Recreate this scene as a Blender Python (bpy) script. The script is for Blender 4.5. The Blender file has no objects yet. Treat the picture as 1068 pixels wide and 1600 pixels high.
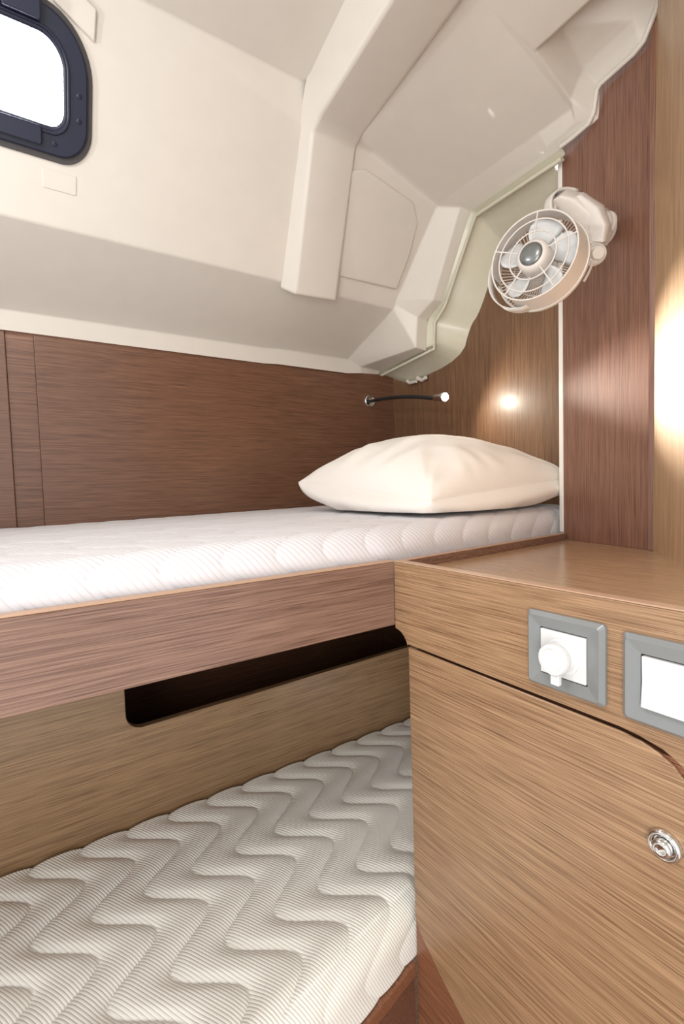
import bpy, bmesh, math, random
from mathutils import Vector, Matrix
import numpy as np
random.seed(4)
S = bpy.context.scene
COL = S.collection

# ------------------------------------------------------------------ camera
ZC = 1.2
f = 750.0
M = Matrix(((0.829, 0.054, -0.557), (-0.559, 0.028, -0.829), (-0.029, 0.998, 0.053)))
cx = Vector((M[0][0], M[1][0], M[2][0])); cz = Vector((M[0][2], M[1][2], M[2][2])).normalized()
cy = cz.cross(cx).normalized(); cx = cy.cross(cz).normalized()
cam = bpy.data.cameras.new('camera'); camo = bpy.data.objects.new('camera', cam); COL.objects.link(camo)
cam.sensor_fit = 'VERTICAL'; cam.sensor_height = 36.0; cam.lens = f / 1600 * 36.0
cam.clip_start = 0.02
mw = Matrix(((cx.x, cy.x, cz.x, 0), (cx.y, cy.y, cz.y, 0), (cx.z, cy.z, cz.z, ZC), (0, 0, 0, 1)))
camo.matrix_world = mw
S.camera = camo

# ------------------------------------------------------------------ world, exposure, cabin lamps and added fill lights
W = bpy.data.worlds.new('sky'); S.world = W; W.use_nodes = True
bg = W.node_tree.nodes['Background']; bg.inputs[0].default_value = (0.96, 0.98, 1.0, 1); bg.inputs[1].default_value = 0.85
S.view_settings.view_transform = 'Standard'; S.view_settings.look = 'None'
S.view_settings.gamma = 1; S.view_settings.exposure = 0.45; S.view_settings.use_curve_mapping = False

def aim(o, d):
    o.rotation_euler = Vector(d).to_track_quat('-Z', 'Y').to_euler()

def area(name, loc, d, size, power, col, size_y=None):
    l = bpy.data.lights.new(name, 'AREA'); l.energy = power; l.color = col; l.size = size
    if size_y: l.shape = 'RECTANGLE'; l.size_y = size_y
    o = bpy.data.objects.new(name, l); COL.objects.link(o); o.location = loc; aim(o, d); return o

def spot(name, loc, d, power, col, angle, blend=1.0, rad=0.01):
    l = bpy.data.lights.new(name, 'SPOT'); l.energy = power; l.color = col; l.spot_size = math.radians(angle)
    l.spot_blend = blend; l.shadow_soft_size = rad
    o = bpy.data.objects.new(name, l); COL.objects.link(o); o.location = loc; aim(o, d); return o

area('overhead_fill_light', (-0.25, 0.05, 1.98), (0.35, 0.3, -1), 0.22, 3.2, (1.0, 0.95, 0.88))  # soft overhead fill added for general brightness, no fixture
area('daylight_outside_portlight', (-0.08, 1.17, 2.02), (0.10, -0.80, -0.75), 0.34, 13.0, (0.88, 0.93, 1.0), 0.22)
area('rear_fill_light', (-0.65, -0.55, 1.0), (0.9, 1.0, -0.02), 0.6, 10.5, (1.0, 0.95, 0.88), 1.2)  # large fill added behind the camera to brighten the lower mattress
area('bunk_ceiling_lamp', (-0.35, 0.72, 1.76), (1, -0.12, -0.30), 0.05, 1.3, (1.0, 0.97, 0.93))

# ------------------------------------------------------------------ materials
def nt(name):
    m = bpy.data.materials.new(name); m.use_nodes = True
    t = m.node_tree; return m, t.nodes, t.links, t.nodes['Principled BSDF']

def plain(name, col, rough=0.5, metal=0.0, coat=0.0, bump=0.0, bscale=60):
    m, N, L, b = nt(name)
    b.inputs['Roughness'].default_value = rough; b.inputs['Metallic'].default_value = metal
    b.inputs['Coat Weight'].default_value = coat
    tc = N.new('ShaderNodeTexCoord'); n = N.new('ShaderNodeTexNoise'); n.inputs['Scale'].default_value = bscale
    L.new(tc.outputs['Object'], n.inputs['Vector'])
    mx = N.new('ShaderNodeMixRGB'); mx.blend_type = 'MIX'
    mx.inputs[1].default_value = (*[c * 0.97 for c in col], 1); mx.inputs[2].default_value = (*[min(1, c * 1.03) for c in col], 1)
    L.new(n.outputs['Fac'], mx.inputs[0]); L.new(mx.outputs[0], b.inputs['Base Color'])
    if bump:
        bp = N.new('ShaderNodeBump'); bp.inputs['Strength'].default_value = bump; bp.inputs['Distance'].default_value = 0.001
        L.new(n.outputs['Fac'], bp.inputs['Height']); L.new(bp.outputs[0], b.inputs['Normal'])
    return m

def wood(name, light, dark, axis, rough=0.38, coat=0.25, contrast=1.0):
    """fine straight-grained veneer, the grain running along the given axis"""
    m, N, L, b = nt(name)
    tc = N.new('ShaderNodeTexCoord')
    def streak(along, across, det, dist=0.0):
        mp = N.new('ShaderNodeMapping')
        sc = [across] * 3; sc[axis] = along
        mp.inputs['Scale'].default_value = sc
        L.new(tc.outputs['Object'], mp.inputs['Vector'])
        n = N.new('ShaderNodeTexNoise'); n.inputs['Scale'].default_value = 1.0; n.inputs['Detail'].default_value = det
        n.inputs['Roughness'].default_value = 0.6
        n.inputs['Distortion'].default_value = dist
        L.new(mp.outputs[0], n.inputs['Vector']); return n
    a = streak(6, 560, 3.0, 0.05); c = streak(2, 130, 2.0, 0.05); d = streak(18, 1200, 1.0)
    def mul(x, k):
        q = N.new('ShaderNodeMath'); q.operation = 'MULTIPLY'; L.new(x, q.inputs[0]); q.inputs[1].default_value = k; return q.outputs[0]
    def add(x, y):
        q = N.new('ShaderNodeMath'); q.operation = 'ADD'; L.new(x, q.inputs[0]); L.new(y, q.inputs[1]); return q.outputs[0]
    s = add(add(mul(a.outputs['Fac'], 0.52), mul(c.outputs['Fac'], 0.13)), mul(d.outputs['Fac'], 0.35))
    po = streak(9, 800, 2.0)
    r = N.new('ShaderNodeValToRGB'); h = 0.13 / contrast
    r.color_ramp.elements[0].position = 0.5 - h; r.color_ramp.elements[1].position = 0.5 + h * 0.8
    r.color_ramp.elements[0].color = (*dark, 1); r.color_ramp.elements[1].color = (*light, 1)
    L.new(s, r.inputs[0])
    mr = N.new('ShaderNodeMapRange'); mr.inputs['From Min'].default_value = 0.54; mr.inputs['From Max'].default_value = 0.68
    L.new(po.outputs['Fac'], mr.inputs['Value'])
    dk = N.new('ShaderNodeMixRGB'); dk.blend_type = 'MULTIPLY'; dk.inputs[2].default_value = (0.52, 0.44, 0.38, 1)
    L.new(mr.outputs[0], dk.inputs[0]); L.new(r.outputs[0], dk.inputs[1]); L.new(dk.outputs[0], b.inputs['Base Color'])
    bp = N.new('ShaderNodeBump'); bp.inputs['Strength'].default_value = 0.25; bp.inputs['Distance'].default_value = 0.0004
    L.new(s, bp.inputs['Height']); L.new(bp.outputs[0], b.inputs['Normal'])
    b.inputs['Roughness'].default_value = rough; b.inputs['Coat Weight'].default_value = coat
    b.inputs['Coat Roughness'].default_value = 0.25
    return m

LT, DK = (0.405, 0.248, 0.138), (0.19, 0.102, 0.050)
LT2, DK2 = (0.285, 0.165, 0.118), (0.13, 0.064, 0.044)
LT3, DK3 = (0.205, 0.098, 0.054), (0.085, 0.033, 0.017)  # same veneer, darkened to carry the shade on the back wall
W_cab_y = wood('oak_veneer_cabinet', LT, DK, 1)
W_cab_top = wood('oak_veneer_worktop', (0.50, 0.325, 0.19), (0.36, 0.22, 0.12), 1, rough=0.22, coat=0.5)
W_edge = plain('oak_edge_band', (0.46, 0.29, 0.19), 0.4)
W_board = wood('walnut_veneer_board', LT2, DK2, 0)
W_panel = wood('oak_veneer_panel', (0.32, 0.20, 0.105), (0.155, 0.088, 0.042), 0)
W_back = wood('shaded_veneer_back', LT3, DK3, 0)
W_head = wood('walnut_veneer_upright', (0.235, 0.125, 0.062), (0.105, 0.048, 0.024), 2, rough=0.45)
W_fin = wood('walnut_veneer_fin', (0.26, 0.128, 0.085), (0.13, 0.058, 0.038), 2, rough=0.38, coat=0.15)
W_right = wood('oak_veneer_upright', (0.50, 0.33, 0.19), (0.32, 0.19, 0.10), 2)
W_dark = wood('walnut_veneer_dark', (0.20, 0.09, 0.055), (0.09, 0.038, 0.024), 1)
W_red = wood('mahogany_veneer', (0.30, 0.13, 0.065), (0.15, 0.055, 0.028), 1)
GEL = plain('cream_gelcoat', (0.665, 0.62, 0.56), 0.36, 0, 0.06, 0.05, 25)
PLW = plain('white_trim_plastic', (0.80, 0.78, 0.74), 0.4)
FANW = plain('fan_white_plastic', (0.66, 0.62, 0.58), 0.38)
FANG = plain('fan_grey_badge', (0.20, 0.21, 0.21), 0.25, 0.6)
CHR = plain('chrome', (0.75, 0.74, 0.73), 0.08, 1.0)
BLK = plain('black_rubber', (0.012, 0.012, 0.014), 0.45)
NAVY = plain('navy_black_plastic', (0.006, 0.008, 0.028), 0.35, 0, 0.0)
GASK = plain('grey_gasket_rubber', (0.05, 0.045, 0.045), 0.6)
GREY = plain('grey_plastic', (0.20, 0.21, 0.21), 0.28, 0, 0.4)
WHT = plain('white_gloss_plastic', (0.68, 0.68, 0.68), 0.25)
PIL = plain('cotton_pillowcase', (0.84, 0.80, 0.75), 0.85, 0, 0, 0.15, 900)
FLO = wood('cabin_sole', (0.35, 0.2, 0.12), (0.2, 0.1, 0.06), 0)

def glass_mat():
    m, N, L, b = nt('clear_acrylic_pane')
    tr = N.new('ShaderNodeBsdfTransparent'); tr.inputs[0].default_value = (0.97, 0.98, 1.0, 1)
    gl = N.new('ShaderNodeBsdfGlossy'); gl.inputs['Roughness'].default_value = 0.02
    lw = N.new('ShaderNodeFresnel'); lw.inputs[0].default_value = 1.45; mx = N.new('ShaderNodeMixShader')
    L.new(lw.outputs[0], mx.inputs[0]); L.new(tr.outputs[0], mx.inputs[1]); L.new(gl.outputs[0], mx.inputs[2])
    L.new(mx.outputs[0], N['Material Output'].inputs['Surface'])
    return m
GLA = glass_mat()

def led_mat():
    m, N, L, b = nt('led_emitter')
    b.inputs['Emission Color'].default_value = (1, 0.97, 0.88, 1); b.inputs['Emission Strength'].default_value = 60
    return m
LED = led_mat()

def mattress_mat(name, col, ang, pitch, stitches=True):
    """knitted ticking with fine stitched pinstripes running at an angle"""
    m, N, L, b = nt(name)
    b.inputs['Roughness'].default_value = 0.9; b.inputs['Sheen Weight'].default_value = 0.2
    tc = N.new('ShaderNodeTexCoord'); sp = N.new('ShaderNodeSeparateXYZ'); L.new(tc.outputs['UV'], sp.inputs[0])
    def mt(op, x, y=None):
        q = N.new('ShaderNodeMath'); q.operation = op
        for i, v in enumerate((x, y)):
            if v is None: continue
            if isinstance(v, (int, float)): q.inputs[i].default_value = v
            else: L.new(v, q.inputs[i])
        return q.outputs[0]
    u = mt('ADD', mt('MULTIPLY', sp.outputs[0], math.cos(ang)), mt('MULTIPLY', sp.outputs[1], math.sin(ang)))
    v = mt('SUBTRACT', mt('MULTIPLY', sp.outputs[1], math.cos(ang)), mt('MULTIPLY', sp.outputs[0], math.sin(ang)))
    w = mt('ABSOLUTE', mt('SINE', mt('MULTIPLY', u, math.pi / pitch)))
    h = mt('POWER', w, 0.5)
    st = mt('ABSOLUTE', mt('SINE', mt('MULTIPLY', v, math.pi / (pitch * 0.35))))
    mpn = N.new('ShaderNodeTexNoise'); mpn.inputs['Scale'].default_value = 900; L.new(tc.outputs['UV'], mpn.inputs['Vector'])
    hh = mt('ADD', h, mt('MULTIPLY', mpn.outputs['Fac'], 0.15))
    bp = N.new('ShaderNodeBump'); bp.inputs['Strength'].default_value = 0.6; bp.inputs['Distance'].default_value = 0.0012
    L.new(hh, bp.inputs['Height']); L.new(bp.outputs[0], b.inputs['Normal'])
    r = N.new('ShaderNodeMapRange'); r.inputs['From Min'].default_value = 0.0; r.inputs['From Max'].default_value = 0.45
    if stitches:   # dotted thread holes along each stripe
        L.new(mt('ADD', h, mt('MULTIPLY', st, 0.45)), r.inputs['Value'])
    else:
        L.new(h, r.inputs['Value'])
    mx = N.new('ShaderNodeMixRGB'); mx.inputs[1].default_value = (*[c * 0.92 for c in col], 1); mx.inputs[2].default_value = (*col, 1)
    L.new(r.outputs[0], mx.inputs[0]); L.new(mx.outputs[0], b.inputs['Base Color'])
    return m

# ------------------------------------------------------------------ helpers
def wloc(o):
    v = Vector((0, 0, 0))
    while o: v += o.location; o = o.parent
    return v

def obj(name, bm, mat, parent=None, base=None, smooth=None, bevel=None, seg=2, recalc=True):
    """links a bmesh built in world coordinates as ONE object with its origin at base (or its parent's origin)"""
    if recalc: bmesh.ops.recalc_face_normals(bm, faces=bm.faces)
    me = bpy.data.meshes.new(name)
    off = wloc(parent) if parent else Vector(base if base else (0, 0, 0))
    bmesh.ops.translate(bm, verts=bm.verts, vec=-off)
    bm.to_mesh(me); bm.free(); me.materials.append(mat)
    o = bpy.data.objects.new(name, me); COL.objects.link(o)
    if parent: o.parent = parent
    else: o.location = off
    if bevel:
        b = o.modifiers.new('bevel', 'BEVEL'); b.width = bevel; b.segments = seg; b.limit_method = 'ANGLE'
        b.angle_limit = math.radians(30); b.harden_normals = False
    if smooth is not None:
        for p in me.polygons: p.use_smooth = True
        me.set_sharp_from_angle(angle=math.radians(smooth))
    return o

def thing(name, label, cat, loc, group=None):
    o = bpy.data.objects.new(name, None); COL.objects.link(o); o.location = loc; o.empty_display_size = 0.05
    o['label'] = label; o['category'] = cat
    if group: o['group'] = group
    return o

def tag(o, label, cat, group=None):
    o['label'] = label; o['category'] = cat
    if group: o['group'] = group
    return o

def struct(o, label, cat='wall'):
    o['kind'] = 'structure'; o['label'] = label; o['category'] = cat; return o

def box(bm, a, b):
    x0, y0, z0 = a; x1, y1, z1 = b
    v = [bm.verts.new(p) for p in [(x0,y0,z0),(x1,y0,z0),(x1,y1,z0),(x0,y1,z0),(x0,y0,z1),(x1,y0,z1),(x1,y1,z1),(x0,y1,z1)]]
    for q in [(0,3,2,1),(4,5,6,7),(0,1,5,4),(1,2,6,5),(2,3,7,6),(3,0,4,7)]: bm.faces.new([v[i] for i in q])

def prism(bm, pts, vec):
    """extrude a 3-D polygon by vec"""
    vec = Vector(vec)
    a = [bm.verts.new(p) for p in pts]; b = [bm.verts.new(Vector(p) + vec) for p in pts]
    n = len(pts)
    bm.faces.new(a); bm.faces.new(b[::-1])
    for i in range(n): bm.faces.new([a[i], b[i], b[(i+1) % n], a[(i+1) % n]])

def wall_prism(bm, p, q, z0, z1, t):
    """upright slab whose visible face runs from p to q in plan; thickness t to the left of p->q"""
    d = Vector((q[0]-p[0], q[1]-p[1], 0)).normalized(); n = Vector((-d.y, d.x, 0)) * t
    prism(bm, [(p[0],p[1],z0),(q[0],q[1],z0),(q[0],q[1],z1),(p[0],p[1],z1)], n)

def frame_of(axis):
    a = Vector(axis).normalized(); up = Vector((0,0,1)) if abs(a.z) < 0.9 else Vector((1,0,0))
    s = up.cross(a).normalized(); t = a.cross(s).normalized(); return a, s, t

def lathe(bm, c, axis, prof, n=48, close=False, sy=1.0):
    """profile: list of (radius, distance along axis)"""
    a, s, t = frame_of(axis); c = Vector(c); rings = []
    for r, h in prof:
        if r < 1e-6: rings.append([bm.verts.new(c + a*h)])
        else: rings.append([bm.verts.new(c + a*h + (s*math.cos(k*2*math.pi/n) + t*math.sin(k*2*math.pi/n)*sy)*r) for k in range(n)])
    pairs = list(zip(rings, rings[1:])) + ([(rings[-1], rings[0])] if close else [])
    for A, B in pairs:
        for k in range(n):
            j = (k+1) % n
            if len(A) == 1 and len(B) == 1: continue
            if len(A) == 1: bm.faces.new([A[0], B[j], B[k]])
            elif len(B) == 1: bm.faces.new([A[k], A[j], B[0]])
            else: bm.faces.new([A[k], A[j], B[j], B[k]])
    if not close:
        if len(rings[0]) > 1: bm.faces.new(rings[0][::-1])
        if len(rings[-1]) > 1: bm.faces.new(rings[-1])

def tube(bm, pts, r, n=10, closed=False):
    pts = [Vector(p) for p in pts]; rings = []; N = len(pts); prev = None
    for i, p in enumerate(pts):
        a = pts[(i-1) % N] if (closed or i > 0) else p; b = pts[(i+1) % N] if (closed or i < N-1) else p
        d = (b - a).normalized()
        if prev is None: _, s, t = frame_of(d)
        else:
            s = (prev - d*prev.dot(d)).normalized(); t = d.cross(s)
        prev = s; rr = r[i] if isinstance(r, (list, tuple)) else r
        rings.append([bm.verts.new(p + (s*math.cos(k*2*math.pi/n) + t*math.sin(k*2*math.pi/n))*rr) for k in range(n)])
    for i in range(N if closed else N-1):
        A = rings[i]; B = rings[(i+1) % N]
        for k in range(n): bm.faces.new([A[k], A[(k+1) % n], B[(k+1) % n], B[k]])
    if not closed: bm.faces.new(rings[0][::-1]); bm.faces.new(rings[-1])

def rrect(x0, x1, y0, y1, r, n=8):
    """rounded rectangle, r may be four radii (bottom-left, bottom-right, top-right, top-left)"""
    if not isinstance(r, (tuple, list)): r = (r,)*4
    out = []
    for (cxx, cyy, a0), rr in zip([((x0),(y0),180), ((x1),(y0),270), ((x1),(y1),0), ((x0),(y1),90)], r):
        sx = rr if cxx == x0 else -rr; sy = rr if cyy == y0 else -rr
        for k in range(n+1):
            a = math.radians(a0 + 90*k/n); out.append((cxx + sx + rr*math.cos(a), cyy + sy + rr*math.sin(a)))
    return out

def face_with_holes(bm, outer, holes):
    """planar polygon with holes, filled in place"""
    es = []
    for loop in [outer] + holes:
        vs = [bm.verts.new(p) for p in loop]
        for i in range(len(vs)): es.append(bm.edges.new((vs[i], vs[(i+1) % len(vs)])))
    return bmesh.ops.triangle_fill(bm, use_beauty=True, use_dissolve=False, edges=es)

def plate_with_holes(bm, outer, holes, vec):
    g = face_with_holes(bm, outer, holes)
    fs = [x for x in g['geom'] if isinstance(x, bmesh.types.BMFace)]
    r = bmesh.ops.extrude_face_region(bm, geom=fs)
    bmesh.ops.translate(bm, verts=[x for x in r['geom'] if isinstance(x, bmesh.types.BMVert)], vec=vec)

# ================================================================== SETTING
# hull-side wall with a recessed strip
WY = 1.30
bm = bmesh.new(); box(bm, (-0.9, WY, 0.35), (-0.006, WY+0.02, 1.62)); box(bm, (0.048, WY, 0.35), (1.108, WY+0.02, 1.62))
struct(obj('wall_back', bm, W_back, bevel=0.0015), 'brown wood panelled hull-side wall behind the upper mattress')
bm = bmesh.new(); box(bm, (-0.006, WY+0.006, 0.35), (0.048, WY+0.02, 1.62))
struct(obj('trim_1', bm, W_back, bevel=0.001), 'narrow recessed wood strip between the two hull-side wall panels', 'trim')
# head bulkhead
HB0, HB1 = (1.04, 0.60), (1.104, 1.30)
bm = bmesh.new(); d = Vector((HB1[0]-HB0[0], HB1[1]-HB0[1])); e0 = (HB0[0]-d.x*0.5, HB0[1]-d.y*0.5)
wall_prism(bm, e0, HB1, 0.35, 2.0, -0.02)
struct(obj('wall_head', bm, W_head), 'brown wood bulkhead with upright grain at the head of the upper bunk')
# fin panel carrying the fan
F0, F1 = (0.905, 0.388), (0.957, 0.582)
bm = bmesh.new(); wall_prism(bm, F0, F1, 1.074, 2.06, -0.022)
struct(obj('wall_fin', bm, W_fin, bevel=0.001), 'upright brown wood panel that carries the fan, right of the white edge strip')
bm = bmesh.new(); dn = Vector((F1[0]-F0[0], F1[1]-F0[1], 0)).normalized(); nn = Vector((dn.y, -dn.x, 0))
p = Vector((*F1, 0)); 
prism(bm, [p - nn*0.001 + Vector((0,0,1.089)), p - nn*0.001 + dn*0.0115 + Vector((0,0,1.089)), p + nn*0.022 + dn*0.0115 + Vector((0,0,1.089)), p + nn*0.022 + Vector((0,0,1.089))], (0, 0, 0.76))
struct(obj('trim_2', bm, PLW, bevel=0.002), 'thin white upright edge strip beside the pillow', 'trim')
# angled wall on the right
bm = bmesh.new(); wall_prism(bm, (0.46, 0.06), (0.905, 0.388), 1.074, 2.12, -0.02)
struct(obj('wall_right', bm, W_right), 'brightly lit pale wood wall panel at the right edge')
bm = bmesh.new()
c0 = Vector((0.9035, 0.3865, 0)); 
prism(bm, [(0.9035,0.3875,1.0745),(0.8975,0.3915,1.0745),(0.899,0.383,1.0745),(0.9015,0.381,1.0745)], (0,0,0.88))
struct(obj('trim_3', bm, W_fin, bevel=0.001), 'slim wood corner bead where the fan panel meets the right wall', 'trim')
# floor
bm = bmesh.new(); box(bm, (-0.9, -0.6, -0.02), (1.2, 1.35, 0.0))
struct(obj('floor', bm, FLO), 'wooden cabin floor below the lower bunk', 'floor')

# ---- moulded ceiling liner
def sidewall(y):   # left trunk side plane
    return 1.70 + (1.06 - y) * 0.255 / 0.15
secs = {}
def A(x): return [(x,1.292,1.563),(x,1.288,1.606),(x,1.06,1.700),(x,1.058,1.7034),(x,1.05,1.717),(x,0.915,sidewall(0.915)),(x,0.875,2.02),(x,0.60,2.05),(x,0.30,2.07),(x,-0.6,2.08)]
Cc = lambda x, dz=0: [(x,1.292,1.566),(x,1.288,1.61),(x,1.058,1.695),(x,1.05,1.705),(x,1.04,1.720),(x,0.884,1.949),(x,0.874,1.951+dz),(x,0.60,1.955+dz),(x,0.53,1.957+dz),(x,-0.6,2.02)]
D = [(0.958,1.292,1.572),(0.952,1.283,1.590),(0.955,1.022,1.586),(0.955,1.012,1.667),(0.955,0.951,1.695),(0.945,0.842,1.882),(0.94,0.83,1.884),(0.93,0.60,1.876),(0.915,0.530,1.877),(0.88,-0.6,1.95)]
E = [(1.030,1.292,1.575),(1.026,1.275,1.582),(0.996,1.024,1.584),(0.994,1.013,1.667),(0.986,0.949,1.695),(0.9725,0.836,1.874),(0.971,0.822,1.875),(0.939,0.571,1.864),(0.929,0.500,1.873),(0.86,-0.6,1.95)]
# left part (sidewall row 4-5 replaced by a plate with the portlight opening)
bm = bmesh.new()
def skin(rows, skip=()):
    V = [[bm.verts.new(p) for p in r] for r in rows]
    for a, b in zip(V, V[1:]):
        for k in range(len(a)-1):
            if k in skip: continue
            bm.faces.new([a[k], b[k], b[k+1], a[k+1]])
skin([A(-0.9), A(-0.30)]); skin([A(-0.30), A(0.20)], skip=(4,)); skin([A(0.20), A(0.61)]); skin([A(0.61)[:6], Cc(0.655)[:6], Cc(0.70)[:6]])
y0, y1 = 1.05, 0.915
def sw(x, z, off=0.0):    # point on the trunk side at height z
    y = 1.06 - (z - 1.70) * 0.15 / 0.255
    return Vector((x, y, z)) - Vector((0, 0.862, 0.507)) * off
hole = [sw(x, z) for x, z in rrect(-0.215, 0.109, 1.822, 1.940, (0.03,0.03,0.045,0.045))]
face_with_holes(bm, [(-0.30,y0,1.717),(0.20,y0,1.717),(0.20,y1,sidewall(y1)),(-0.30,y1,sidewall(y1))], [hole])
skin([[(0.59,0.884,1.965),(0.59,0.874,1.975),(0.575,0.60,1.990),(0.55,0.53,2.0),(0.42,-0.6,2.092)],[(0.655,0.884,1.949),(0.655,0.874,1.953),(0.645,0.60,1.970),(0.620,0.53,1.979),(0.51,-0.6,2.073)], Cc(0.70)[5:10]])
# right part: sides run on, the overhead falls towards the bulkhead
R1 = Cc(0.70); R2 = Cc(0.905); 
for k in (5,6,7,8): R2[k] = (R2[k][0], R2[k][1], R2[k][2] - 0.057)
R1c = R1[:9]; R2c = R2[:9]; Dc = D[:9]; Ec = E[:9]
skin([R1c[:9], R2c[:9], Dc[:9], Ec[:9]])
# overhead pocket forward of y = 0.497
def ov(x, y): return (x, y, 1.957 - (max(x, 0.70)-0.70)*0.278)
v = lambda *p: bm.verts.new(p)
c0_, c1_ = v(*ov(0.70,0.53)), v(0.70,-0.6,2.02)
b0, b1 = v(0.774,0.519,1.935), v(0.774,-0.6,1.99)
r0 = v(*R2[8])
t0, t1 = v(0.812,0.492,1.972), v(0.805,-0.6,2.03)
q0 = v(0.885,0.521,1.903); q1 = v(0.929,0.500,1.873)
s0 = v(0.890,0.500,1.945); s1 = v(0.926,0.488,1.918)
bm.faces.new([c0_, c1_, b1, b0])
bm.faces.new([c0_, b0, q0, r0]); bm.faces.new([r0, q0, v(*D[8])]); 
bm.faces.new([v(*D[8]), q0, q1])
bm.faces.new([b0, b1, t1, t0]); bm.faces.new([b0, q0, s0, t0]); bm.faces.new([q0, q1, s1, s0])
g0, g1 = v(0.880,0.410,1.950), v(0.906,0.408,1.918)
h0, h1 = v(0.868,0.372,1.985), v(0.899,0.377,1.958)
i0, i1 = v(0.82,0.30,2.05), v(0.893,0.364,2.06)
j0 = v(0.79,-0.6,2.08); k0 = v(0.95,-0.6,2.09)
bm.faces.new([s0, s1, g1, g0]); bm.faces.new([g0, g1, h1, h0]); bm.faces.new([h0, h1, i1, i0]); bm.faces.new([i0, i1, k0, j0])
bm.faces.new([t0, s0, g0]); bm.faces.new([t0, g0, h0]); bm.faces.new([t0, h0, i0]); bm.faces.new([t0, i0, j0, t1])
bmesh.ops.remove_doubles(bm, verts=bm.verts, dist=0.0006)
bmesh.ops.recalc_face_normals(bm, faces=bm.faces)
ceil = obj('ceiling', bm, GEL, recalc=False)
struct(ceil, 'cream moulded cabin ceiling with ribs and steps', 'ceiling')
w = ceil.modifiers.new('weld', 'WELD'); w.merge_threshold = 0.0005
b = ceil.modifiers.new('bevel', 'BEVEL'); b.width = 0.011; b.segments = 4; b.limit_method = 'ANGLE'; b.angle_limit = math.radians(9)
b.use_clamp_overlap = True
for pf in ceil.data.polygons: pf.use_smooth = True

# rib down the trunk side and beam overhead: a part of the moulding
bm = bmesh.new()
prof = [  # (left outer, left front, right front, right outer)
    [(0.557,1.070,1.686),(0.580,1.042,1.666),(0.699,1.039,1.671),(0.715,1.075,1.690)],
    [(0.556,1.060,1.704),(0.580,1.034,1.676),(0.697,1.031,1.683),(0.712,1.065,1.705)],
    [(0.532,0.915,1.965),(0.548,0.884,1.938),(0.658,0.880,1.944),(0.674,0.915,1.985)],
    [(0.523,0.850,2.035),(0.545,0.850,1.950),(0.655,0.850,1.953),(0.676,0.850,1.985)],
    [(0.505,0.660,2.06),(0.523,0.590,1.958),(0.622,0.545,1.962),(0.655,0.545,2.005)],
    [(0.44,-0.6,2.09),(0.43,-0.6,1.985),(0.52,-0.6,1.985),(0.60,-0.6,2.09)]]
V = [[bm.verts.new(p) for p in r] for r in prof]
for a_, b_ in zip(V, V[1:]):
    for k in range(3): bm.faces.new([a_[k], b_[k], b_[k+1], a_[k+1]])
bm.faces.new(V[0])
obj('rib', bm, GEL, parent=ceil, bevel=0.007, seg=4, smooth=60)
# low raised pad between the rib and the head end
bm = bmesh.new()
nC = Vector((0, 0.827, 0.562))
def side_y(x, z):     # trunk side right of the rib
    z1 = 1.949 - max(x-0.70, 0)*0.278; t = (z - 1.720)/(z1 - 1.720); return 1.040 + (0.884 - 1.040)*t
pad = [(0.640,1.905),(0.695,1.922),(0.84,1.890),(0.872,1.860),(0.885,1.80),(0.888,1.735),(0.64,1.731)]
prism(bm, [Vector((x, side_y(x, z) - 0.006, z - 0.003)) for x, z in pad], nC*0.03)
obj('pad', bm, GEL, parent=ceil, bevel=0.005, seg=4, smooth=60)
bm = bmesh.new()
pts = [sw(x, z, 0.0015) for x, z in rrect(0.066, 0.119, 1.752, 1.778, 0.002, 2)]
prism(bm, pts, Vector((0,0.862,0.507))*0.006)
obj('cover_plate', bm, GEL, parent=ceil, bevel=0.001)

# bead and flange between liner and bulkhead
Bd = [(1.030,1.290,1.572),(1.024,1.262,1.566),(0.990,0.985,1.579),(0.989,0.980,1.650),(0.984,0.936,1.680),(0.970,0.818,1.855),(0.969,0.808,1.856),(0.9385,0.571,1.843)]
bm = bmesh.new(); tube(bm, [(0.934,0.571,1.8645),(0.933,0.545,1.866),(0.929,0.510,1.870),(0.925,0.499,1.880),(0.919,0.490,1.912),(0.9165,0.482,1.917),(0.903,0.418,1.917),(0.8995,0.402,1.922),(0.893,0.380,1.953),(0.888,0.366,2.06)], 0.0042, 8)
obj('edge_bead', bm, GEL, parent=ceil, smooth=60)
bm = bmesh.new()
m1 = [Vector(p) + Vector((-0.004,0,0)) for p in E[1:8]]; 
tube(bm, [Vector(p) for p in Bd[1:]], 0.0045, 8)
def offs(pts, dx, ds):
    out = []
    for p in pts: out.append(Vector(p) + Vector((dx, 0, 0)) + ds)
    return out
Gr = [Vector(p) + Vector((0.010, 0.004, 0.010)) for p in Bd]
Ee = [Vector(p) for p in E[:8]]
BdV = [Vector(p) for p in Bd]
Fl = [(1.094,1.225,1.540),(1.093,1.195,1.535),(1.072,0.957,1.556),(1.069,0.925,1.636),(1.065,0.885,1.662),(1.059,0.815,1.800),(1.057,0.794,1.811),(1.043,0.575,1.798)]
FlV = [Vector(p) for p in Fl]
rows = [Ee, [e.lerp(g, 0.6) + Vector((0.012,0,0.006)) for e, g in zip(Ee, BdV)], BdV, [b_ + Vector((0.012,0.004,0.008)) for b_ in BdV], FlV]
def chaikin(r, q=0.2, it=2):
    for _ in range(it):
        o_ = [r[0]]
        for a_, b_ in zip(r, r[1:]): o_ += [a_.lerp(b_, q), a_.lerp(b_, 1-q)]
        r = o_ + [r[-1]]
    return r
rows = [chaikin(rows[0], 0.1, 2)] + [chaikin(r, 0.16, 2) for r in rows[1:4]] + [chaikin(rows[4], 0.25, 2)]
V = [[bm.verts.new(p) for p in r] for r in rows]
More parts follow.
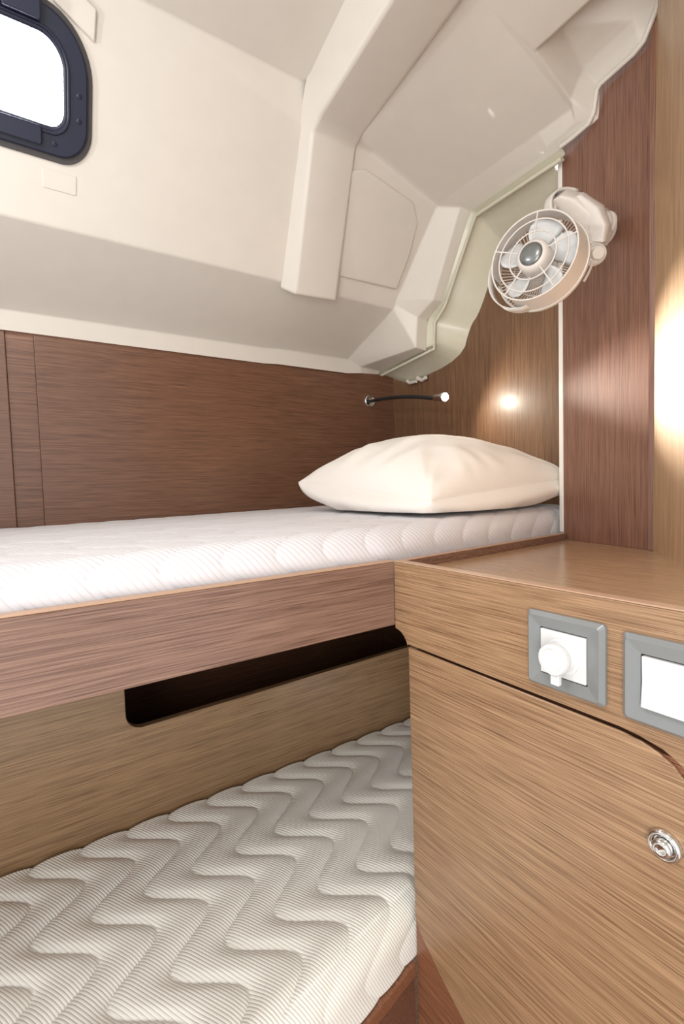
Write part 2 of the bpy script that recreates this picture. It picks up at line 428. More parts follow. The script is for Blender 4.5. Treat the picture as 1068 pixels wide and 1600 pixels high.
for a_, b_ in zip(V, V[1:]):
    for k in range(len(a_)-1): bm.faces.new([a_[k], b_[k], b_[k+1], a_[k+1]])
# cream facing above the flange on the bulkhead
up = [v + Vector((-0.0, 0, 0)) for v in FlV]
fl = obj('trim_4', bm, plain('lamp_cast_gelcoat', (0.60, 0.575, 0.46), 0.3, 0, 0.3), smooth=50)  # warm cast of the lamp put into the flange colour
struct(fl, 'cream moulded flange stepping down against the wood bulkhead', 'trim')
# small foot tabs under the flange
bm = bmesh.new()
tube(bm, [(1.080,1.20,1.540),(1.082,1.19,1.532),(1.078,1.155,1.530)], [0.006,0.0055,0.005], 10)
tube(bm, [(1.078,1.15,1.540),(1.080,1.13,1.529),(1.076,1.11,1.533)], [0.007,0.006,0.006], 10)
obj('tab', bm, GEL, parent=fl, smooth=60)

# ---- portlight
wloc_ = sw(-0.05, 1.80)
win = thing('window_1', 'rounded portlight in a dark navy frame at the upper left', 'window', wloc_)
win['kind'] = 'structure'
nS = Vector((0, 0.862, 0.507))
def ring(bm, o, i, off0, off1):
    """flat ring between two outlines, from offset off0 to off1 in front of the trunk side"""
    plate_with_holes(bm, [sw(x, z, off0) for x, z in o], [[sw(x, z, off0) for x, z in i]], -nS*(off1-off0))
OUT = rrect(-0.25, 0.143, 1.789, 1.972, (0.05,0.05,0.075,0.075), 12)
OUT2 = rrect(-0.243, 0.136, 1.797, 1.966, (0.045,0.045,0.07,0.07), 12)
MID = rrect(-0.225, 0.116, 1.817, 1.948, (0.034,0.034,0.05,0.05), 12)
IN = rrect(-0.212, 0.099, 1.832, 1.935, (0.022,0.022,0.036,0.036), 12)
bm = bmesh.new(); ring(bm, OUT, MID, -0.001, 0.004); obj('gasket', bm, GASK, parent=win, bevel=0.001)
bm = bmesh.new(); ring(bm, OUT2, IN, -0.012, 0.010); obj('outer_frame', bm, NAVY, parent=win, bevel=0.003, seg=3, smooth=40)
IN2 = rrect(-0.217, 0.104, 1.827, 1.940, (0.026,0.026,0.04,0.04), 12)
IN3 = rrect(-0.221, 0.109, 1.822, 1.944, (0.03,0.03,0.045,0.045), 12)
bm = bmesh.new(); ring(bm, IN3, IN2, 0.008, 0.014); obj('inner_bead', bm, NAVY, parent=win, bevel=0.0015, smooth=40)
bm = bmesh.new(); prism(bm, [sw(x, z, -0.006) for x, z in rrect(-0.214, 0.101, 1.830, 1.937, 0.024)], nS*0.006); obj('glass', bm, GLA, parent=win)
for (x, z) in ((0.1225, 1.880), (0.1225, 1.850), (0.085, 1.812), (-0.19, 1.812)):
    bm = bmesh.new(); c = sw(x, z, 0.0098)
    lathe(bm, c, -nS, [(0.0042,0),(0.0042,0.001),(0.003,0.0018),(0.0016,0.0018),(0.0012,0.0008),(0,0.0008)], 20)
    obj('screw', bm, NAVY, parent=win, smooth=40)
bm = bmesh.new(); ring_pts = [sw(x, z, 0.009) for x, z in rrect(-0.16, 0.066, 1.805, 1.829, 0.004, 3)]
prism(bm, ring_pts, -nS*0.013); obj('latch_bar', bm, NAVY, parent=win, bevel=0.003, seg=3, smooth=40)
bm = bmesh.new(); prism(bm, [sw(x, z, 0.009) for x, z in rrect(0.018, 0.068, 1.944, 1.972, 0.002, 2)], -nS*0.022)
obj('hinge', bm, NAVY, parent=win, bevel=0.002, seg=3)
bm = bmesh.new(); prism(bm, [sw(x, z, 0.009) for x, z in rrect(-0.06, 0.016, 1.944, 1.972, 0.002, 2)], -nS*0.018)
obj('hinge', bm, NAVY, parent=win, bevel=0.002, seg=3)
# cream wedge and rounded knob above the portlight
bm = bmesh.new()
prism(bm, [sw(0.085,1.974,0.0), sw(0.146,1.948,0.0), sw(0.148,1.985,0.0), sw(0.085,2.01,0.0)], -nS*0.006)
obj('corner_wedge', bm, GEL, parent=ceil, bevel=0.003, seg=3, smooth=50)
bm = bmesh.new(); c = Vector((0.102, 0.868, 1.992))
lathe(bm, c, (0, -0.5, -0.86), [(0.021,-0.02),(0.021,-0.004),(0.017,0.002),(0.010,0.005),(0,0.006)], 32)
k = tag(obj('blind_knob', bm, plain('mauve_plastic', (0.18,0.15,0.18), 0.4), base=c, smooth=50), 'small mauve grey round knob above the dark portlight frame', 'knob')

# ================================================================== UPPER BUNK
ub = thing('upper_bunk', 'upper bunk with a long brown wooden side board', 'bunk', (0.0, 0.55, 0.99))
bm = bmesh.new(); box(bm, (-0.9, 0.544, 0.992), (0.4555, 0.560, 1.086)); obj('side_board', bm, W_board, parent=ub, bevel=0.0012)
bm = bmesh.new(); box(bm, (-0.9, 0.5445, 1.0862), (0.4555, 0.5595, 1.0885)); o = obj('edge_band', bm, W_edge, parent=ub, bevel=0.0008); o['label'] = 'pale top edge of the side board'
bm = bmesh.new(); prism(bm, [(-0.9,0.561,1.03),(0.455,0.561,1.03),(0.98,0.605,1.03),(1.035,0.61,1.03),(1.095,1.295,1.03),(-0.9,1.295,1.03)], (0,0,0.014)); obj('base_board', bm, W_board, parent=ub)

# mattress generator: z surface over a plan with a rounded front; UVs in metres
def tri(t):
    s = np.sin(2*np.pi*t); return np.arcsin(0.5*s)/np.arcsin(0.5)
def groove(u, vv, pitch=0.0735, per=0.152, amp=0.037, u0=0.0, v0=0.0):
    ph = (vv - v0) / per
    x = u - u0 - amp*tri(ph)
    fr = np.abs((x/pitch + 0.5) % 1.0 - 0.5) * pitch
    slope = 4*amp/per
    return fr / math.sqrt(1+slope*slope*0.6)
def mattress(name, mat, us, front, back, ztop, zbot, R, label, cat, base, gu0, gv0, depth, puff, nv=250, side=1.0):
    """front(u), back(u): plan lines; ztop(u, t) top height; profile arc runs from the back edge to the front foot"""
    nu = len(us)
    F = front(us); B = back(us)
    L = B - F
    # arc-length parameter s: 0 at back ... along top, rounding, then down the front face
    Lmax = L.max(); H = (ztop(us, 0) - zbot).max()
    s = np.linspace(0, 1, nv)
    sec_top = (Lmax - R); sec_arc = R*np.pi/2; sec_dn = H - R
    tot = sec_top + sec_arc + sec_dn
    S_ = s*tot
    X = np.zeros((nu, nv)); Y = np.zeros((nu, nv)); Zz = np.zeros((nu, nv)); NX = np.zeros((nu, nv, 3)); UVv = np.zeros((nu, nv))
    for i in range(nu):
        top = S_ <= sec_top; arc = (S_ > sec_top) & (S_ <= sec_top+sec_arc); dn = S_ > sec_top+sec_arc
        y = np.empty(nv); z = np.empty(nv); ny = np.zeros(nv); nz = np.zeros(nv)
        tt = S_/sec_top
        zt = ztop(us[i], np.clip(1-tt, 0, 1))
        y[top] = B[i] - tt[top]*(L[i]-R); z[top] = zt[top]; nz[top] = 1
        th = (S_[arc]-sec_top)/R
        y[arc] = F[i] + R - R*np.sin(th); z[arc] = ztop(us[i], 0) - R + R*np.cos(th); ny[arc] = -np.sin(th); nz[arc] = np.cos(th)
        y[dn] = F[i] ; z[dn] = ztop(us[i], 0) - R - (S_[dn]-sec_top-sec_arc)/sec_dn*(ztop(us[i], 0)-R-zbot); ny[dn] = -1
        X[i] = us[i]; Y[i] = y; Zz[i] = z; NX[i,:,1] = ny; NX[i,:,2] = nz
        UVv[i] = np.where(top, y, F[i]+R - (S_-sec_top))
    g = groove(X, UVv, u0=gu0, v0=gv0)
    h = -depth*np.exp(-(g/0.0016)**2) + puff*(1-np.exp(-(g/0.012)**2))
    edge = np.clip((UVv - UVv.min())/0.02, 0, 1)
    h *= edge
    h = np.where(NX[..., 1] < -0.5, h*side, h)
    P = np.stack([X, Y, Zz], -1) + NX*h[..., None]
    back_v = P[:, :1, :].copy(); back_v[..., 2] = zbot
    P = np.concatenate([back_v, P, ], 1); UV = np.concatenate([UVv[:, :1]+0.1, UVv], 1)
    nv2 = nv+1
    verts = P.reshape(-1, 3) - np.array(base)
    i, j = np.meshgrid(np.arange(nu-1), np.arange(nv2-1), indexing='ij')
    a = (i*nv2 + j).ravel(); q = np.stack([a, a+1, a+nv2+1, a+nv2], -1)
    # end caps as fans closed with the foot line
    faces = q.tolist()
    faces.append([k for k in range(nv2)][::-1]); faces.append([(nu-1)*nv2 + k for k in range(nv2)])
    faces.append([k*nv2 for k in range(nu)] + [k*nv2 + nv2-1 for k in range(nu-1, -1, -1)])
    me = bpy.data.meshes.new(name); me.from_pydata(verts.tolist(), [], faces); me.materials.append(mat)
    uv = me.uv_layers.new(name='UVMap')
    li = np.empty(len(me.loops), dtype=np.int32); me.loops.foreach_get('vertex_index', li)
    full = np.stack([P[..., 0].ravel(), UV.ravel()], -1)[li]
    uv.data.foreach_set('uv', full.ravel())
    for p_ in me.polygons: p_.use_smooth = p_.loop_total == 4
    o = bpy.data.objects.new(name, me); COL.objects.link(o); o.location = base
    tag(o, label, cat); me.update()
    bmx = bmesh.new(); bmx.from_mesh(me); bmesh.ops.recalc_face_normals(bmx, faces=bmx.faces); bmx.to_mesh(me); bmx.free()
    return o
TICK_U = mattress_mat('daylight_tint_ticking_upper', (0.70, 0.685, 0.72), math.radians(35), 0.0074)  # lavender tint of the daylight put into the ticking colour
TICK_L = mattress_mat('white_ticking_lower', (0.87, 0.86, 0.80), math.radians(29.5), 0.0041, False)
us = np.linspace(-0.9, 1.030, 640)
mattress('mattress', TICK_U, us, lambda u: 0.566 + np.clip(u-0.455, 0, None)*0.072, lambda u: 1.292 + 0*u,
         lambda u, t: 1.128 + 0.016*np.clip(np.asarray(u), 0, 1.1)/1.1 + 0.003*np.sin(np.pi*np.clip(t,0,1)), 1.045, 0.04,
         'white quilted mattress on the upper bunk, under the pillow', 'mattress', (0, 0.9, 1.045), 0.02, 0.60, 0.0015, 0.0014, 300)

# ================================================================== LOWER BUNK
us = np.linspace(-0.60, 0.95, 620)
mattress('mattress', TICK_L, us, lambda u: 0.421 + 0.216*u + 0.45*np.clip(u-0.475, 0, None), lambda u: 0.93 + 0*u,
         lambda u, t: 0.585 + 0*np.asarray(t) + 0*np.asarray(u), 0.492, 0.045,
         'white mattress with wavy quilting on the lower bunk', 'mattress', (0.2, 0.7, 0.492), 0.092, 0.803, 0.0022, 0.0036, 330, 0.5)
lb = thing('lower_bunk', 'dark brown wooden base rail under the lower mattress', 'bunk', (0.3, 0.6, 0.30))
fr = lambda u: 0.418 + 0.216*u + 0.45*max(0.0, u-0.475)
bm = bmesh.new(); prism(bm, [(-0.6,fr(-0.6)-0.004,0.468),(0.4535,fr(0.4535)-0.004,0.468),(0.462,0.625,0.468),(0.95,0.66,0.468),(0.95,0.935,0.468),(-0.6,0.935,0.468)], (0,0,0.022)); obj('base_board', bm, W_red, parent=lb, bevel=0.003, seg=3)
bm = bmesh.new(); prism(bm, [(-0.6,fr(-0.6),0.05),(0.4535,fr(0.4535),0.05),(0.4535,fr(0.4535)+0.02,0.05),(-0.6,fr(-0.6)+0.02,0.05)], (0,0,0.418)); obj('front_board', bm, W_dark, parent=lb)

# panel with the long slot
bm = bmesh.new()
slot = [(x, z + (x-0.142)*0.016) for x, z in rrect(0.142, 0.87, 0.762, 0.895, 0.030, 8)]
plate_with_holes(bm, [(-0.9,0.94,0.36),(1.05,0.94,0.36),(1.05,0.94,1.028),(-0.9,0.94,1.028)], [[(x,0.94,z) for x, z in slot]], (0,0.016,0))
bp_ = obj('wall_inner', bm, W_panel, bevel=0.0015)
struct(bp_, 'olive brown wood panel with a long rounded slot between the two bunks')
bm = bmesh.new(); box(bm, (-0.9,0.957,0.345),(1.05,1.299,0.36)); box(bm, (-0.9,0.957,0.361),(-0.885,1.299,1.028)); box(bm, (1.035,0.957,0.361),(1.05,1.299,1.028))  # bottom and end boards added to block ambient light behind the slot
struct(obj('slot_light_blocker', bm, W_dark), 'dark boards added behind the long slot to keep light out')
# ================================================================== CABINET
XC = 0.455
cab = thing('cabinet', 'light oak cabinet with a flat worktop and chrome push latch', 'cabinet', (0.6, 0.27, 0.05))
arc = [(0.544-0.027*math.sin(a)*1.0, 0.960+0.027*math.cos(a)) for a in [math.radians(d_) for d_ in range(0, 91, 15)]]
door_arc = [(0.222,0.9635),(0.204,0.9615),(0.190,0.9575),(0.178,0.951),(0.168,0.941),(0.161,0.927),(0.158,0.91)]
fas = [(0.544,1.0865),(0.0,1.0865),(0.0,0.40),(0.150,0.40),(0.150,0.90)] + [(y-0.0045 if y < 0.2 else y, z+0.0045) for y, z in door_arc[::-1]] + [(0.517,0.9695)] + arc[::-1][1:]
bm = bmesh.new(); prism(bm, [(XC,y,z) for y, z in fas], (0.015,0,0)); obj('fascia', bm, W_cab_y, parent=cab, bevel=0.0012)
bm = bmesh.new(); box(bm, (XC+0.0005,0.0,1.0867),(XC+0.0145,0.5435,1.0885)); o = obj('edge_band', bm, W_edge, parent=cab, bevel=0.0008); o['label'] = 'pale top edge of the front'
door = [(0.5165,0.9655)] + [(0.514,0.553),(0.500,0.537),(0.470,0.513),(0.446,0.496),(0.421,0.480),(0.385,0.459),(0.34,0.440),(0.29,0.428),(0.22,0.425),(0.158,0.425)] + door_arc[::-1]
bm = bmesh.new(); prism(bm, [(XC+0.0005,y,z) for y, z in door], (0.0035,0,0)); dr = obj('door', bm, W_cab_y, parent=cab, bevel=0.0012, seg=3)
bm = bmesh.new(); box(bm, (XC+0.0045,0.166,0.05),(XC+0.0145,0.5163,0.956)); o = obj('carcass_front', bm, W_red, parent=cab); o['label'] = 'reddish wood behind the door'
bm = bmesh.new(); prism(bm, [(XC+0.022,0.500,0.05),(0.60,0.500,0.05),(0.60,0.514,0.05),(XC+0.022,0.514,0.05)], (0,0,1.0)); obj('side_panel', bm, W_cab_y, parent=cab)
bm = bmesh.new(); prism(bm, [(XC+0.0155,0.001,1.056),(0.462+0.0155,0.04,1.056),(0.905,0.386,1.056),(0.955,0.572,1.056),(XC+0.0155,0.534,1.056)], (0,0,0.018)); obj('worktop', bm, W_cab_top, parent=cab)
bm = bmesh.new(); prism(bm, [(XC+0.0155,0.535,1.0),(0.953,0.5735,1.0),(0.952,0.5845,1.0),(XC+0.0155,0.546,1.0)], (0,0,0.0865)); obj('rail', bm, W_board, parent=cab, bevel=0.001)
bm = bmesh.new(); prism(bm, [(XC+0.0155,0.5355,1.0867),(0.953,0.574,1.0867),(0.952,0.584,1.0867),(XC+0.0155,0.5455,1.0867)], (0,0,0.0016)); obj('edge_band', bm, W_edge, parent=cab, bevel=0.0006)
bm = bmesh.new(); box(bm, (XC+0.0158,0.02,0.88),(XC+0.0205,0.5140,1.05)); obj('groove_shade_filler', bm, W_dark, parent=cab)  # dark filler added behind the door groove so the gap reads as shade
# latch
c = Vector((XC, 0.183, 0.877))
bm = bmesh.new(); lathe(bm, c, (-1,0,0), [(0.0135,0),(0.0138,0.002),(0.0128,0.0045),(0.0108,0.0055),(0.0092,0.0045),(0.0088,0.002),(0,0.002)], 48); lt = obj('latch', bm, CHR, parent=dr, smooth=60)
bm = bmesh.new(); lathe(bm, c, (-1,0,0), [(0.0080,0.002),(0.0080,0.0075),(0.0072,0.0095),(0.005,0.0105),(0.0035,0.0100),(0,0.0095)], 48); obj('button', bm, CHR, parent=dr, smooth=60)

# plates
def plate(loc_y, zc, name, label, cat):
    t = thing(name, label, cat, (XC, loc_y, zc))
    o = rrect(loc_y-0.0415, loc_y+0.0415, zc-0.040, zc+0.040, 0.004, 4); m = rrect(loc_y-0.0375, loc_y+0.0375, zc-0.036, zc+0.036, 0.003, 4)
    i = rrect(loc_y-0.0255, loc_y+0.0255, zc-0.0245, zc+0.0245, 0.001, 4)
    bm = bmesh.new(); rows = []
    for pts, x in ((o, XC-0.0002), (o, XC-0.004), (m, XC-0.0085), (i, XC-0.006), (i, XC-0.0002)):
        rows.append([bm.verts.new((x, y, z)) for y, z in pts])
    n = len(rows[0])
    for a_, b_ in zip(rows, rows[1:] + rows[:1]):
        for q in range(n): bm.faces.new([a_[q], a_[(q+1) % n], b_[(q+1) % n], b_[q]])
    obj('frame', bm, GREY, parent=t, smooth=25)
    return t
so = plate(0.2745, 1.0225, 'power_socket', 'square grey framed socket with a round white cap on the cabinet', 'socket')
bm = bmesh.new(); box(bm, (XC-0.0075,0.2502,0.9993),(XC-0.001,0.2988,1.0457)); obj('insert', bm, WHT, parent=so, bevel=0.0008)
c = Vector((XC-0.0075, 0.2745, 1.0215))
bm = bmesh.new(); lathe(bm, c, (-1,0,0), [(0.0185,-0.001),(0.0185,0.0018),(0.0172,0.0028),(0.0155,0.0030),(0.0155,0.0065),(0.0145,0.0075),(0,0.0075)], 48); obj('socket_ring', bm, WHT, parent=so, smooth=45)
bm = bmesh.new(); lathe(bm, c, (-1,0.05,0), [(0.0130,0.007),(0.0152,0.0078),(0.0160,0.010),(0.0160,0.0155),(0.0148,0.0172),(0.0115,0.0176),(0.0110,0.0168),(0,0.0168)], 48)
cap = obj('cap', bm, WHT, parent=so, smooth=45)
bm = bmesh.new(); box(bm, (XC-0.0225,0.2690,0.9955),(XC-0.0165,0.2785,1.008)); obj('tab', bm, WHT, parent=cap, bevel=0.0015, seg=3)
sw_ = plate(0.1755, 1.0205, 'light_switch', 'square grey framed rocker switch with a blank white face on the cabinet', 'switch')
bm = bmesh.new(); prism(bm, [(XC-0.001,0.1513,0.9975),(XC-0.010,0.1513,0.9975),(XC-0.0078,0.1513,1.0205),(XC-0.0085,0.1513,1.0435),(XC-0.001,0.1513,1.0435)], (0,0.0484,0)); obj('rocker', bm, WHT, parent=sw_, bevel=0.001, smooth=30)

# ================================================================== PILLOW
def pillow():
    Nn, Lf, Rr, Bk = Vector((0.600,0.612,1.171)), Vector((0.575,1.045,1.214)), Vector((1.020,0.596,1.206)), Vector((0.990,1.03,1.20))
    n = 120
    ver = []; idx = {}
    rnd = random.Random(7)
    wr = [(rnd.uniform(-1,1), rnd.uniform(-1,1), rnd.uniform(0,math.pi), rnd.uniform(6,13), rnd.uniform(0.3,1)) for _ in range(22)]
    def P(u, v, side):
        a, b_ = (u+1)/2, (v+1)/2      # u along N->R, v along N->L
        # draw the edges in between the corners
        ins = 0.055
        uu = u*(1 - ins*(1-v*v)); vv = v*(1 - ins*(1-u*u))
        a, b_ = (uu+1)/2, (vv+1)/2
        p = Nn*(1-a)*(1-b_) + Rr*a*(1-b_) + Lf*(1-a)*b_ + Bk*a*b_
        prof = max(0, (1-u*u))**0.5*max(0, (1-v*v))**0.5
        h = 0.115*prof if side > 0 else -0.075*prof**0.8
        # folds: radial from corners and along the edges
        w = 0
        if side != 0:
            for cu, cv in ((-1,-1),(1,-1),(-1,1),(1,1)):
                du, dv = u-cu, v-cv; r = math.hypot(du, dv)
                if r > 1e-4:
                    an = math.atan2(dv*cv*-1, du*cu*-1)
                    w += math.sin(an*15 + 6*r + cu*2+cv)*math.exp(-((r-0.42)/0.30)**2)*(0.0012 if cu+cv == -2 else 0.0030)
            for (pu, pv, th, fq, am) in wr:
                du, dv = u-pu, v-pv
                s = du*math.cos(th)+dv*math.sin(th); t = -du*math.sin(th)+dv*math.cos(th)
                w += am*0.0065*math.exp(-(s/0.35)**2)*math.exp(-(t*11)**2)
            e = 1-max(abs(u), abs(v))
            w += math.sin(12*(u+0.3*v))*math.sin(11*(v-0.2*u))*0.0022*math.exp(-((e-0.25)/0.2)**2)
            w *= min(1, e*10)
        z = p.z + h + (w if side > 0 else -w*0.8)
        if side < 0: z = max(z, 1.1475)
        if side < 0:
            k_ = 0.036*prof*(1-prof)*4; p = p + Vector((p.x-0.81, p.y-0.83, 0)).normalized()*k_
        return Vector((p.x, p.y, z))
    bm = bmesh.new(); top = {}; bot = {}
    for i in range(n+1):
        for j in range(n+1):
            u = math.sin((-1+2*i/n)*math.pi/2); v = math.sin((-1+2*j/n)*math.pi/2)
            border = i in (0, n) or j in (0, n)
            top[i,j] = bm.verts.new(P(u, v, 1)); bot[i,j] = top[i,j] if border else bm.verts.new(P(u, v, -1))
    for i in range(n):
        for j in range(n):
            for D_, fl_ in ((top, 0), (bot, 1)):
                q = [D_[i,j], D_[i+1,j], D_[i+1,j+1], D_[i,j+1]]
                if fl_: q = q[::-1]
                try: bm.faces.new(q)
                except ValueError: pass
    # seam piping along the border
    return bm, [top[i,0].co.copy() for i in range(n+1)] + [top[n,j].co.copy() for j in range(1, n+1)] + [top[i,n].co.copy() for i in range(n-1,-1,-1)] + [top[0,j].co.copy() for j in range(n-1,0,-1)]
bm, seam = pillow()
bs = Vector((0.8,0.83,1.144))
pl = tag(obj('pillow', bm, PIL, base=bs, smooth=180), 'plump white pillow lying on the upper mattress against the bulkhead', 'pillow')
sm_ = [seam[0]]
for q in seam:
    if (q - sm_[-1]).length > 0.006: sm_.append(q)
bm = bmesh.new(); tube(bm, sm_, 0.0009, 6, True); obj('seam', bm, PIL, parent=pl, smooth=180)

# ================================================================== READING LAMP
lm = thing('reading_lamp', 'lit reading lamp on a black gooseneck above the pillow', 'lamp', (0.998, 1.30, 1.484))
c = Vector((0.998, 1.30, 1.484))
bm = bmesh.new(); lathe(bm, c, (0,-1,0), [(0.021,0.0),(0.021,0.003),(0.018,0.006),(0.014,0.0045),(0.012,0.003),(0,0.003)], 40); obj('mounting_ring', bm, CHR, parent=lm, smooth=50)
def bez(P_, n=24):
    out = []
    for k in range(n+1):
        t = k/n; a_ = (1-t)**3; b_ = 3*t*(1-t)**2; c_ = 3*t*t*(1-t); d_ = t**3
        out.append(Vector(P_[0])*a_ + Vector(P_[1])*b_ + Vector(P_[2])*c_ + Vector(P_[3])*d_)
    return out
neck = bez([(0.997,1.298,1.483),(0.985,1.20,1.478),(0.970,1.08,1.466),(0.958,0.955,1.433)], 30)
bm = bmesh.new(); tube(bm, neck, 0.0055, 12)
obj('gooseneck', bm, BLK, parent=lm, smooth=60)
hd = Vector((-0.17, -0.97, -0.12)).normalized()
hp = Vector((0.958, 0.955, 1.4345))
bm = bmesh.new(); lathe(bm, hp, hd, [(0.006,-0.004),(0.0075,0.0),(0.0095,0.004),(0.0105,0.03),(0.0125,0.036),(0.0125,0.046),(0.0110,0.046),(0.0108,0.043),(0,0.043)], 32); hdo = obj('lamp_head', bm, CHR, parent=lm, smooth=45)
bm = bmesh.new(); lathe(bm, hp + hd*0.0435, hd, [(0.0105,0),(0.0105,0.0012),(0,0.0018)], 32); obj('lens', bm, LED, parent=hdo, smooth=60)
spot('reading_lamp_beam', hp + hd*0.050, Vector((0.800,0.30,1.36)) - (hp + hd*0.05), 60.0, (1.0, 0.95, 0.84), 31, 1.0, 0.010)
spot('reading_lamp_spill', hp + hd*0.050, (0.08, -0.75, -0.42), 1.5, (1.0, 0.93, 0.78), 170, 0.6, 0.011)

# ================================================================== FAN
AX = Vector((0.967, 0.242, -0.06)).normalized()      # towards the back of the fan
FC = Vector((0.7365, 0.5007, 1.577))                   # centre of the front rim
RF = 0.0715
fan = thing('wall_fan', 'small white caged fan clamped to the upright wood panel', 'fan', (0.930, 0.478, 1.655))
a_, s_, t_ = frame_of(AX)
def fp(r, ang, h): return FC + (s_*math.cos(ang) + t_*math.sin(ang))*r + AX*h
bm = bmesh.new()
prof_s = [(RF+0.0012,0.0),(RF+0.0048,0.038),(RF+0.0068,0.0385),(RF+0.0068,0.044),(RF+0.0030,0.044),(RF-0.001,0.0)]
cut = (math.radians(299), math.radians(348))
n_ = 120; g_ = [[bm.verts.new(fp(r_, 2*math.pi*k_/n_, h_)) for r_, h_ in prof_s] for k_ in range(n_)]
for k_ in range(n_):
    a_m = 2*math.pi*(k_+0.5)/n_; A_, B_ = g_[k_], g_[(k_+1) % n_]
    gap = cut[0] < a_m < cut[1]
    for q in range(6):
        if gap and q in (0, 4, 5): 
            continue
        bm.faces.new([A_[q], A_[(q+1) % 6], B_[(q+1) % 6], B_[q]])
obj('shroud', bm, FANW, parent=fan, smooth=40)
bm = bmesh.new(); tube(bm, [fp(RF, k*2*math.pi/96, 0) for k in range(96)], 0.0016, 8, True); obj('rim', bm, FANW, parent=fan, smooth=60)
bm = bmesh.new()
for rr in (0.058, 0.039):
    tube(bm, [fp(rr, k*2*math.pi/80, -0.003*(1-rr/RF)*2) for k in range(80)], 0.0013, 8, True)
for k in range(5):
    an = math.radians(72*k + 96)
    w = [fp(0.026, an, -0.003), fp(0.05, an, -0.002), fp(RF, an, 0)]
    tube(bm, w, 0.0013, 8)
an = math.radians(72*4+96)
obj('grille', bm, FANW, parent=fan, smooth=60)
bm = bmesh.new(); lathe(bm, FC, AX, [(0.0205,-0.008),(0.0255,-0.004),(0.0275,0.004),(0.0275,0.022),(0.024,0.024),(0,0.024)], 56); obj('motor_hub', bm, FANW, parent=fan, smooth=50)
bm = bmesh.new(); lathe(bm, FC, -AX, [(0.0190,0.006),(0.0190,0.0085),(0.016,0.0108),(0.010,0.0122),(0,0.0128)], 56); obj('badge', bm, FANG, parent=fan, smooth=60)
bm = bmesh.new()
for k in range(5):     # pitched blades
    an = math.radians(72*k + 20); rows = []
    for q in range(9):
        r = 0.022 + q*0.0056; wd = 0.40 + 0.20*math.sin(q/8*math.pi*0.9); row = []
        if q == 8: wd *= 0.8
        for m in range(9):
            t = m/8 - 0.5; row.append(bm.verts.new(fp(r, an + t*wd*1.55 + q*0.03, 0.026 + t*0.022)))
        rows.append(row)
    for A_, B_ in zip(rows, rows[1:]):
        for m in range(8): bm.faces.new([A_[m], A_[m+1], B_[m+1], B_[m]])
o = obj('blades', bm, plain('translucent_white_blade', (0.66,0.67,0.67), 0.3), parent=fan, smooth=80)
sd = o.modifiers.new('solid', 'SOLIDIFY'); sd.thickness = 0.0012
bm = bmesh.new()       # rear grille: radial slats
for k in range(72):
    an = math.radians(5*k)
    tube(bm, [fp(0.024, an, 0.044), fp(0.05, an+0.12, 0.045), fp(RF+0.003, an+0.2, 0.042)], 0.0009, 5)
tube(bm, [fp(0.05, k*2*math.pi/80, 0.0455) for k in range(80)], 0.0012, 6, True)
lathe(bm, FC, AX, [(0.026,0.038),(0.026,0.048),(0.018,0.052),(0,0.053)], 40)
obj('rear_grille', bm, FANW, parent=fan, smooth=60)
# handle loop low on the outer side
bm = bmesh.new()
for q in (0.0, 0.05):
    pass
pts = []
a0, a1 = math.radians(282), math.radians(385)
outer = [fp(RF+0.004 + 0.014*math.sin((k/24)*math.pi)**0.8, a0 + (a1-a0)*k/24, 0.016) for k in range(25)]
V0 = [bm.verts.new(p) for p in outer]; V1 = [bm.verts.new(p + AX*0.024) for p in outer]
for k in range(24): bm.faces.new([V0[k], V0[k+1], V1[k+1], V1[k]])
o = obj('handle', bm, FANW, parent=fan, smooth=60); sd = o.modifiers.new('solid', 'SOLIDIFY'); sd.thickness = 0.002
# bracket: cowl arm, clamp jaws, pivot knob and foot
def loft(bm, secs_, n=16, p=2.6):
    rings = []
    for c, u, v_ in secs_:
        c, u, v_ = Vector(c), Vector(u), Vector(v_)
        ring_ = []
        for k in range(n):
            t = 2*math.pi*k/n; ct, st = math.cos(t), math.sin(t)
            ring_.append(bm.verts.new(c + u*(abs(ct)**(2/p)*math.copysign(1, ct)) + v_*(abs(st)**(2/p)*math.copysign(1, st))))
        rings.append(ring_)
    for A_, B_ in zip(rings, rings[1:]):
        for k in range(n): bm.faces.new([A_[k], A_[(k+1) % n], B_[(k+1) % n], B_[k]])
    bm.faces.new(rings[0][::-1]); bm.faces.new(rings[-1])
bm = bmesh.new()
loft(bm, [((0.815,0.505,1.700),(0.012,0.0,0.010),(0,0.014,0)), ((0.835,0.490,1.690),(0.020,0,0.012),(0,0.020,0.0)), ((0.855,0.470,1.660),(0.024,0,0.010),(0,0.022,0.004)),
          ((0.862,0.456,1.628),(0.020,0,0.004),(0,0.017,0.006)), ((0.856,0.456,1.606),(0.014,0,0.002),(0,0.013,0.006))], 24, 4.0)
obj('cowl', bm, FANW, parent=fan, smooth=50, bevel=0.001)
bm = bmesh.new()
loft(bm, [((0.858,0.468,1.655),(0.004,-0.004,0.016),(0.003,0.018,0)), ((0.885,0.470,1.657),(0.003,-0.003,0.022),(0.003,0.020,0)), ((0.905,0.474,1.657),(0.002,-0.002,0.016),(0.003,0.016,0)), ((0.920,0.477,1.657),(0.002,0,0.012),(0.003,0.012,0))], 20, 2.6)
obj('pivot_arm', bm, FANW, parent=fan, smooth=50)
bm = bmesh.new()
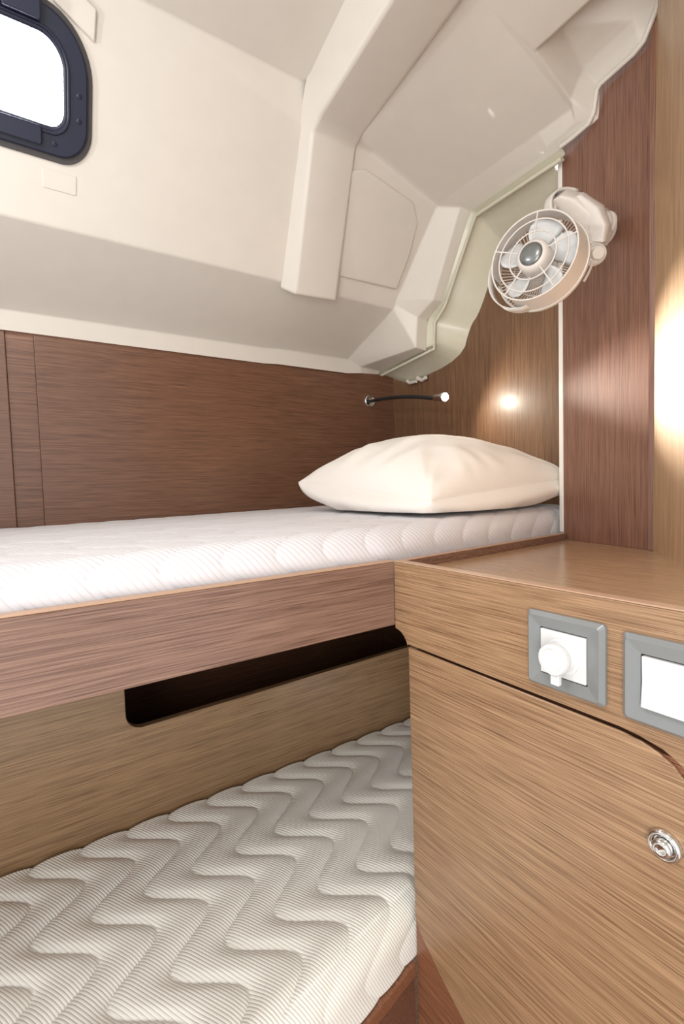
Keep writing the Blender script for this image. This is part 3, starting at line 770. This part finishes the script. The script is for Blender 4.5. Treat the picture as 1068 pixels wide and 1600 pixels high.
loft(bm, [((0.828,0.477,1.690),(0.007,0,0.005),(0,0.010,0)), ((0.843,0.460,1.664),(0.013,0,0.006),(0,0.018,0.003)), ((0.848,0.448,1.632),(0.012,0,0.003),(0,0.016,0.005)), ((0.846,0.448,1.605),(0.007,0,0.002),(0,0.010,0.005))], 20, 5.0)
obj('cowl_cover', bm, FANW, parent=fan, smooth=35, bevel=0.001)
bm = bmesh.new(); lathe(bm, Vector((0.880,0.463,1.650)), Vector((0.9,-0.25,0.1)), [(0.012,0),(0.021,0.001),(0.021,0.005),(0.0185,0.006),(0.0185,0.010),(0.021,0.011),(0.021,0.015),(0.012,0.016)], 36)
obj('swivel_collar', bm, FANW, parent=fan, smooth=30)
nF = Vector((-0.966, 0.259, 0))
bm = bmesh.new(); lathe(bm, Vector((0.9295,0.4785,1.657)), nF, [(0.023,0.0),(0.023,0.004),(0.019,0.008),(0.013,0.010),(0,0.010)], 40); obj('foot_disc', bm, FANW, parent=fan, smooth=50)
kc = Vector((0.836,0.449,1.582))
kd = Vector((-0.62,-0.72,-0.25)).normalized()
bm = bmesh.new(); lathe(bm, kc - kd*0.012, kd, [(0.016,0.0),(0.0175,0.006),(0.0175,0.016),(0.0150,0.020),(0.0135,0.019),(0.0125,0.017),(0.0105,0.0175),(0.0095,0.026),(0,0.027)], 40); kn = obj('pivot_knob', bm, FANW, parent=fan, smooth=40)
for dd in (0.0, 0.012):    # curved clamp jaws at the top
    bm = bmesh.new()
    pts = bez([(0.800+dd,0.512,1.668),(0.795+dd,0.520,1.700),(0.815+dd,0.510,1.722-dd*0.4),(0.845+dd,0.490,1.708-dd*0.6)], 16)
    rows = []
    for p_ in pts: rows.append([bm.verts.new(p_ + Vector((-0.3,-0.95,0))*w_) for w_ in (-0.010,-0.004,0.004,0.010)])
    for A_, B_ in zip(rows, rows[1:]):
        for m in range(3): bm.faces.new([A_[m], A_[m+1], B_[m+1], B_[m]])
    o = obj('clamp_jaw', bm, FANW, parent=fan, smooth=60); sd = o.modifiers.new('solid', 'SOLIDIFY'); sd.thickness = 0.0035
bm = bmesh.new(); tube(bm, bez([(0.835,0.452,1.585),(0.832,0.450,1.565),(0.822,0.452,1.550),(0.812,0.455,1.535)], 10), 0.0022, 8); obj('lever', bm, FANW, parent=fan, smooth=60)
